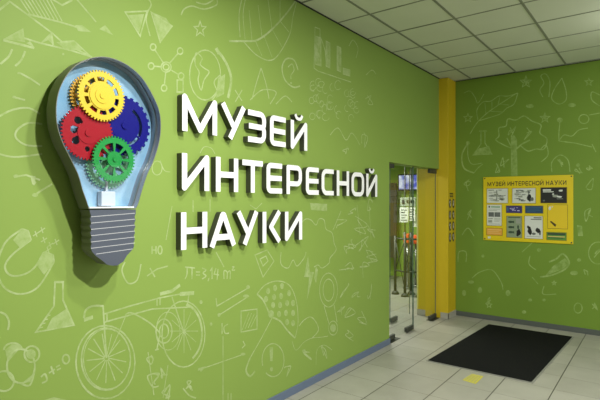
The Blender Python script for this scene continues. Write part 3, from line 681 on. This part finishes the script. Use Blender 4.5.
M_YS = mat('print_yellow', rgb(226, 196, 26), .5)
sheet('notice', 'yellow sheet with a slanted dark stamp and a white glint, right of the board', 'notice', 377, 189, 463, 296, M_YS, [blobp(.1, .14, .09, .1, PW, 14), (.2, .04, .26, .1, PW), ('p', [(.1, .72), (.16, .68), (.44, .84), (.38, .94)], mat('print_brown', rgb(74, 58, 14), .6))])  # the white glint is painted on as pale shapes
M_GRN = mat('print_sage', rgb(134, 150, 120), .6); M_DGR = mat('print_dark_green', rgb(52, 74, 52), .6)
sheet('poster', 'grey-green portrait poster with three dark fish-like arrows and a standing figure', 'poster', 182, 244, 255, 345, M_GRN,
      [(.1, .03, .9, .07, M_DGR)] + [('p', [(.06, v), (.2, v - .06), (.44, v - .04), (.5, v - .07), (.5, v + .07), (.44, v + .04), (.2, v + .06)], M_DGR) for v in (.27, .52, .76)] + [blobp(.78, .78, .16, .2, M_BLACK, 15), blobp(.76, .52, .08, .1, M_DGR, 16), (.62, .1, .94, .34, G1)])
sheet('poster', 'white portrait poster with bold black drawing of two figures', 'poster', 270, 242, 353, 347, PW,
      [(.5, .05, .94, .09, M_BLACK), (.34, .12, .94, .16, G2), blobp(.28, .68, .14, .2, M_BLACK, 17), blobp(.2, .5, .08, .08, M_BLACK, 18), blobp(.72, .62, .16, .14, M_BLACK, 19), blobp(.5, .78, .12, .06, G2, 20), blobp(.85, .72, .06, .14, M_BLACK, 21), (.1, .9, .9, .92, G1)])
M_PEA = mat('print_peach', rgb(222, 160, 60), .6); M_PEA2 = mat('print_peach_pale', rgb(232, 196, 120), .6)
sheet('notice', 'narrow orange strip at the bottom left of the board', 'notice', 80, 305, 159, 338, M_PEA, [(.06, .16, .94, .28, M_PEA2), (.06, .45, .8, .52, M_PEA2), (.06, .68, .9, .76, M_PEA2)])
M_LG = mat('print_leaf', rgb(88, 142, 52), .6)
sheet('notice', 'narrow green strip with dark and pale bars at the bottom right of the board', 'notice', 372, 315, 458, 349, M_LG, [(.04, .06, .96, .34, M_DGR), (.06, .5, .92, .6, M_PEA2), (.06, .7, .85, .78, M_DGR)])
sheet('sticker', 'tiny white sticker at the lower left corner of the yellow board', 'sticker', 86, 346, 100, 356, PW, [], group='small stickers on the board', frame=False)

# ------------------------------------------------------------------ pictograms on the pillar
M_PD = mat('pictogram_dark', rgb(62, 58, 40), .5); M_PL = mat('pictogram_light', rgb(206, 200, 190), .5)
def pz(py): r = ray(452, py); t = COL_X / r[0]; return CAM_Z + r[2] * t
ya, yb = OPEN1 + .075, OPEN1 + .205
rows = ['top', 'second', 'third', 'bottom']
for i in range(4):
    for j in range(2):
        cy = ya if j == 0 else yb; cz = pz((203.5, 215, 226, 237)[i]); mb = MB()
        ht = .066; wd = .042
        pts = arc(cy, cz, wd, ht, 0, 345, 23)
        mb.prism(pts, COL_X + .0006, COL_X + .002, M_PD)
        fig = [(0, .028, .013, .016), (0, -.012, .018, .026)] if (i + j) % 2 else [(-.012, .02, .012, .018), (.012, -.016, .014, .024), (.014, .026, .008, .01)]
        for dy, dz, ry, rz in fig: mb.prism(arc(cy + dy, cz + dz, ry, rz, 0, 330, 11), COL_X + .002, COL_X + .0026, M_PL)
        tag(mb.build('pictogram_sticker'), 'dark oval pictogram sticker on the yellow pillar, %s row, %s' % (rows[i], 'nearer the door' if j == 0 else 'nearer the back wall'), 'sticker', 'pictogram stickers on the pillar')
mb = MB(); z1 = pz(192)
for k in range(3):
    for j in range(1):
        cy = (ya + yb) / 2 - .035
        for q in range(6): mb.box((COL_X + .0006, cy - .045 + .023 * q + .004, z1 - .034 - .034 * k + (.018 if k == 2 else 0)), (COL_X + .0016, cy - .045 + .023 * q + .0235, z1 - .012 - .034 * k - (.006 if q % 2 else 0)), M_PD)
tag(mb.build('pictogram_heading'), 'small dark heading printed above the pictogram stickers on the yellow pillar', 'lettering')

# ------------------------------------------------------------------ entrance mat and floor mark
mc = [(-1.915, 4.70), (-.945, 4.70), (-.868, 6.552), (-1.832, 6.552)]
mt = thing('entrance_mat', (-1.39, 5.62, 0), 'large black entrance mat lying on the grey tiles', 'mat')
def mat_rubber():
    m = mat('mat_pile', rgb(20, 21, 20), .95, noise=.25, scale=60, spec=.1, bump=.6); return m
mb = MB(); mb.prism(mc, .001, .011, mat_rubber(), axis='z'); mb.build('pile', mt)
mb = MB()
for q in ribbon([(mc[0][0] - .006, mc[0][1] - .008), (mc[1][0] + .006, mc[1][1] - .008), (mc[2][0] + .006, mc[2][1] + .006), (mc[3][0] - .006, mc[3][1] + .006)], .014, True): mb.prism([tuple(v) for v in q], .0008, .007, mat('mat_edge', rgb(150, 150, 142), .4, metal=.3), axis='z')
mb.build('edge_trim', mt)
mb = MB(); M_FS = mat('floor_sticker_yellow', rgb(188, 180, 62), .6); M_FS2 = mat('floor_sticker_pale', rgb(150, 146, 112), .6)
sp = [(-1.462, 4.39), (-1.335, 4.365), (-1.335, 4.60), (-1.44, 4.60)]
mb.prism(sp, .0006, .0014, M_FS, axis='z')
for k in range(4):
    u = .12 + .22 * k
    a = Vector(sp[0]).lerp(Vector(sp[1]), u); b = Vector(sp[3]).lerp(Vector(sp[2]), u); c = Vector(sp[0]).lerp(Vector(sp[1]), u + .07); d = Vector(sp[3]).lerp(Vector(sp[2]), u + .07)
    mb.face([(*a.lerp(b, .08), .0016), (*c.lerp(d, .08), .0016), (*c.lerp(d, .9), .0016), (*a.lerp(b, .9), .0016)], M_FS2)
tag(mb.build('floor_sticker'), 'worn yellow floor marking in front of the black mat', 'sticker')

# ------------------------------------------------------------------ glass doors
GX = -2.54
M_EDGE = mat('glass_edge', rgb(86, 104, 92), .2)
def leaf(name, y0, y1, x, z1, fits, n):
    root = tag(bpy.data.objects.new(name, None), kind='structure'); COL.objects.link(root); root.location = (x, y0, 0)
    mb = MB(); mb.box((x - .005, y0, .012), (x + .005, y1, z1), M_GLASS); mb.build('glass_pane', root)
    mb = MB()
    for y in (y0, y1): mb.box((x - .0052, y - .003, .012), (x + .0052, y + .003, z1), M_EDGE)
    mb.build('glass_edge', root)
    for (ya_, yb_, za, zb_) in fits:
        mb = MB(); mb.box((x - .018, ya_, za), (x + .018, yb_, zb_), M_DARKST, .004); mb.build('patch_fitting', root)
    return root
leaf('door_1', 5.02, 5.735, GX, HEAD_Z - .01, [(5.03, 5.20, .012, .065), (5.52, 5.73, .012, .065), (5.03, 5.18, HEAD_Z - .06, HEAD_Z - .01)], 1)
leaf('door_2', 5.75, 6.50, GX, HEAD_Z - .01, [(6.27, 6.50, .012, .065), (6.26, 6.50, HEAD_Z - .065, HEAD_Z - .008)], 2)
leaf('door_3', 5.82, 6.44, -2.9, HEAD_Z - .01, [(5.83, 6.02, .012, .07)], 3)
for y in (5.15, 6.42):
    mb = MB(); mb.box((GX - .05, y - .13, .0005), (GX + .05, y + .13, .004), M_DARKST, .001); tag(mb.build('floor_spring_plate'), 'dark metal floor plate under the glass door %s' % ('beside the green wall end' if y < 6 else 'at the foot of the yellow pillar'), 'plate', 'floor plates of the glass doors')

# ------------------------------------------------------------------ beyond the door
def turn_pt(px, py): r = ray(px, py); t = -CAM_Z / r[2]; return Vector((r[0] * t, r[1] * t, 0))
P1, P2, P3 = Vector((-3.75, 7.73, 0)), Vector((-3.52, 7.63, 0)), Vector((-3.52, 7.88, 0)); P4 = Vector((-3.30, 7.72, 0))
rail = thing('barrier_rail', (-3.6, 7.73, 0), 'grey steel barrier of posts and rails behind the glass door', 'barrier')
for p, hgt in ((P1, 1.02), (P2, 1.10), (P3, 1.08), (P4, 1.02)):
    mb = MB(); mb.tube([p + Vector((0, 0, .001)), p + Vector((0, 0, hgt))], .024, M_DARKST, 12); ps = mb.build('post', rail)
    mb = MB(); mb.tube([p + Vector((0, 0, .0005)), p + Vector((0, 0, .03)), p + Vector((0, 0, .06))], [.07, .06, .03], M_DARKST, 14); mb.build('flange', ps)
for a, b in ((P1, P2), (P2, P3), (P2, P4)):
    for z in (.42, .98):
        mb = MB(); mb.tube([a + Vector((0, 0, z)), b + Vector((0, 0, z))], .015, M_DARKST, 8); mb.build('rail', rail)
    mb = MB(); mb.tube([a + Vector((0, 0, .42)), b + Vector((0, 0, .98))], .007, M_DARKST, 6); mb.tube([a + Vector((0, 0, .98)), b + Vector((0, 0, .1))], .007, M_DARKST, 6); mb.build('brace', rail)
for p in (P2, P3):
    mb = MB(); mb.tube([p + Vector((0, 0, 1.0)), p + Vector((0, 0, IN_H - .01))], .010, M_DARKST, 8); mb.build('rod', rail)
M_OR = mat('orange_plastic', rgb(226, 92, 34), .4)
for k, (px, py) in enumerate(((407.5, 238.5), (416, 239.5))):
    c = on_back(px, py, 8.35 + .3 * k); mb = MB(); r_ = MB()
    ty = 8.35 + .3 * k; root = thing('turnstile', (c.x, ty, 0), 'orange topped turnstile %s, behind the glass door' % ('partly behind the barrier post' if k == 0 else 'beside the yellow pillar edge'), 'turnstile', 'orange topped turnstiles')
    mb.box((c.x - .055, ty - .08, c.y - .08), (c.x + .055, ty + .08, c.y + .09), M_OR, .02); mb.build('orange_head', root)
    r_.tube([(c.x, ty, .001), (c.x, ty, c.y - .07)], .03, M_STEEL, 12); r_.tube([(c.x, ty, .0005), (c.x, ty, .03)], .09, M_STEEL, 16); r_.build('post', root)
# hanging notice with two sheets
SY = 7.58
a = on_back(400.5, 197.5, SY); b = on_back(416, 206.5, SY)
hs = thing('hanging_sign', ((a.x + b.x) / 2, SY, b.y), 'grey rounded header plate with dark lettering hanging behind the glass door', 'sign')
mb = MB(); mb.box((a.x, SY - .012, b.y), (b.x, SY, a.y), mat('plate_grey', rgb(150, 160, 140), .5), .005); mb.build('plate', hs)
mb = MB(); W_, H_ = b.x - a.x, a.y - b.y
mb.prism(arc(a.x + W_ * .2, b.y + H_ * .5, W_ * .09, H_ * .3, 0, 330, 11), SY - .0145, SY - .0125, M_BLACK, axis='y')
for q in range(4): mb.box((a.x + W_ * (.42 + .13 * q), SY - .0145, b.y + H_ * .35), (a.x + W_ * (.51 + .13 * q), SY - .0125, b.y + H_ * .72), M_BLACK)
mb.build('emblem', hs)
for k, (x0, y0, x1, y1, lab) in enumerate(((399.8, 207.3, 408.2, 222.5, 'white printed sheet under the hanging header plate, the left one'), (408.8, 207.3, 415.2, 221, 'white printed sheet under the hanging header plate, the right one'), (413, 214, 417.2, 227, 'small pale sheet half behind the right printed sheet'))):
    yy = SY - .006 + (.02 if k == 2 else 0)
    a = on_back(x0, y0, yy); b = on_back(x1, y1, yy); mb = MB(); mb.box((a.x, yy - .003, b.y), (b.x, yy, a.y), M_PAPER)
    W_, H_ = b.x - a.x, a.y - b.y
    if k < 2:
        for q in range(5): mb.box((a.x + W_ * .14, yy - .0042, a.y - H_ * (.14 + .17 * q)), (a.x + W_ * (.85 if q % 2 == 0 else .6), yy - .003, a.y - H_ * (.21 + .17 * q)), M_GREYP if q != 1 else M_BLACK)
    tag(mb.build('notice_sheet'), lab, 'notice', 'sheets behind the glass door')
# screen on the far wall
a = on_back(398.5, 175.5, 9.3); b = on_back(424, 189, 9.3)
tv = thing('wall_screen', ((a.x + b.x) / 2, 9.4, b.y), 'bright wide screen in two halves on the far green wall behind the glass door', 'screen')
mb = MB(); mb.box((a.x - .03, 9.33, b.y - .03), (b.x + .03, 9.45, a.y + .03), mat('screen_black', rgb(18, 20, 26), .3), .008); mb.build('casing', tv)
mb = MB(); mb.tube([((a.x + b.x) / 2, 9.45, (a.y + b.y) / 2), ((a.x + b.x) / 2, 9.6, (a.y + b.y) / 2)], .03, M_DARKST, 10); mb.build('bracket', tv)
def screen_mat():
    m = bpy.data.materials.new('screen_picture'); m.use_nodes = True; nt = m.node_tree; L = nt.links.new; b_ = nt.nodes['Principled BSDF']
    tc = nt.nodes.new('ShaderNodeTexCoord'); n = nt.nodes.new('ShaderNodeTexNoise'); n.inputs['Scale'].default_value = 7; n.inputs['Detail'].default_value = 5
    cr = nt.nodes.new('ShaderNodeValToRGB'); L(tc.outputs['Object'], n.inputs['Vector']); L(n.outputs['Fac'], cr.inputs[0])
    cr.color_ramp.elements[0].position = .38; cr.color_ramp.elements[0].color = rgb(70, 80, 190); cr.color_ramp.elements[1].position = .62; cr.color_ramp.elements[1].color = rgb(235, 240, 255)
    L(cr.outputs[0], b_.inputs['Emission Color']); b_.inputs['Emission Strength'].default_value = .8; b_.inputs['Base Color'].default_value = (.02, .02, .03, 1); return m
M_SCR = screen_mat(); mid = (a.x + b.x) / 2
for u0, u1 in ((a.x, mid - .012), (mid + .012, b.x)):
    mb = MB(); mb.box((u0, 9.322, b.y), (u1, 9.329, a.y), M_SCR); mb.build('display', tv)
# dark display stand against the far wall
a = on_back(386, 183, 9.3); b = on_back(396, 258, 9.3)
st = thing('display_stand', ((a.x + b.x) / 2, 9.35, 0), 'tall dark brown display panel at the far wall, seen past the green wall end', 'display stand')
mb = MB(); mb.box((a.x, 9.3, b.y), (b.x, 9.36, a.y), mat('dark_brown', rgb(70, 62, 48), .5), .006); mb.build('panel', st)
for x in (a.x + .04, b.x - .04):
    mb = MB(); mb.box((x - .015, 9.315, .001), (x + .015, 9.345, b.y + .01), M_STEEL, .003); mb.box((x - .02, 9.15, .0005), (x + .02, 9.5, .02), M_STEEL, .003); mb.build('leg', st)

# ------------------------------------------------------------------ recessed spot in the ceiling
dl = thing('recessed_spotlight', (-1.225, 4.085, CEIL), 'small round silver spotlight set in the ceiling panel', 'ceiling light')
c = Vector((-1.225, 4.085, 0))
mb = MB(); k = mb.mi(mat('spot_trim', rgb(190, 194, 190), .25, metal=.7)); prof = [(.055, CEIL - .004), (.062, CEIL - .009), (.082, CEIL - .006), (.088, CEIL - .0008)]
rings = [[mb.bm.verts.new((c.x + r * math.cos(2 * PI * j / 32), c.y + r * math.sin(2 * PI * j / 32), z)) for j in range(32)] for r, z in prof]
for A, B in zip(rings, rings[1:]):
    for j in range(32): f = mb.bm.faces.new((A[j], A[(j + 1) % 32], B[(j + 1) % 32], B[j])); f.material_index = k; f.smooth = True
mb.build('trim_ring', dl)
mb = MB(); mb.prism(arc(c.x, c.y, .056, .056, 0, 348, 29), CEIL - .005, CEIL - .0008, mat('spot_reflector', rgb(210, 214, 212), .2, metal=.4), axis='z'); mb.build('reflector', dl)
for q in range(7):
    a_ = q * 2 * PI / 6; rr_ = 0 if q == 6 else .034
    mb = MB(); mb.prism(arc(c.x + rr_ * math.cos(a_), c.y + rr_ * math.sin(a_), .010, .010, 0, 330, 11), CEIL - .0085, CEIL - .0052, M_BLACK, axis='z'); mb.build('lens', dl)

# ------------------------------------------------------------------ lights
def area(name, loc, size, power, col=(1, 1, 1), size_y=None, rot=(0, 0, 0)):
    l = bpy.data.lights.new(name, 'AREA'); l.energy = power; l.color = col; l.size = size
    if size_y: l.shape = 'RECTANGLE'; l.size_y = size_y
    o = bpy.data.objects.new(name, l); o.location = loc; o.rotation_euler = rot; COL.objects.link(o); return o
area('ceiling_spot_light', (-.1, 1.6, CEIL - .02), .10, 120, (1, .99, .97))
area('ceiling_spot_light', (-1.15, 1.75, CEIL - .02), .10, 26, (1, .99, .97))
area('ceiling_panel_light', (.2, 3.5, CEIL - .02), .25, 40, (1, .99, .97))
area('entrance_daylight_fill', (RX - .03, 4.9, 1.25), 1.9, 28, (.95, .98, 1), 2.2, (0, PI / 2, 0))  # fill added for the dim far end, as daylight of an unseen entrance
area('hall_light', (-4.2, 7.2, IN_H - .02), .8, 70, (1, .98, .9))
area('hall_light', (-3.5, 5.3, IN_H - .02), .4, 14, (1, .98, .9))  # extra fill added near the door to brighten the yellow pillar
pl = bpy.data.lights.new('surface_lamp', 'POINT'); pl.energy = 14; pl.shadow_soft_size = .08; pl.color = (1, .99, .97)
po = bpy.data.objects.new('surface_lamp', pl); po.location = (.12, 5.3, CEIL - .2); COL.objects.link(po)
world = bpy.data.worlds.new('World'); S.world = world; world.use_nodes = True
world.node_tree.nodes['Background'].inputs[0].default_value = (.9, .95, 1, 1); world.node_tree.nodes['Background'].inputs[1].default_value = .02

# ------------------------------------------------------------------ camera
cd = bpy.data.cameras.new('Camera'); cam = bpy.data.objects.new('Camera', cd); COL.objects.link(cam); S.camera = cam
cd.sensor_width = 36; cd.lens = F * 36 / 600; cd.clip_start = .05
cam.location = (0, 0, CAM_Z); cam.rotation_euler = (PI / 2 + math.atan((HZ - 200) / F), 0, YAW)
S.view_settings.view_transform = 'Standard'; S.view_settings.look = 'None'; S.view_settings.exposure = .26; S.view_settings.gamma = 1
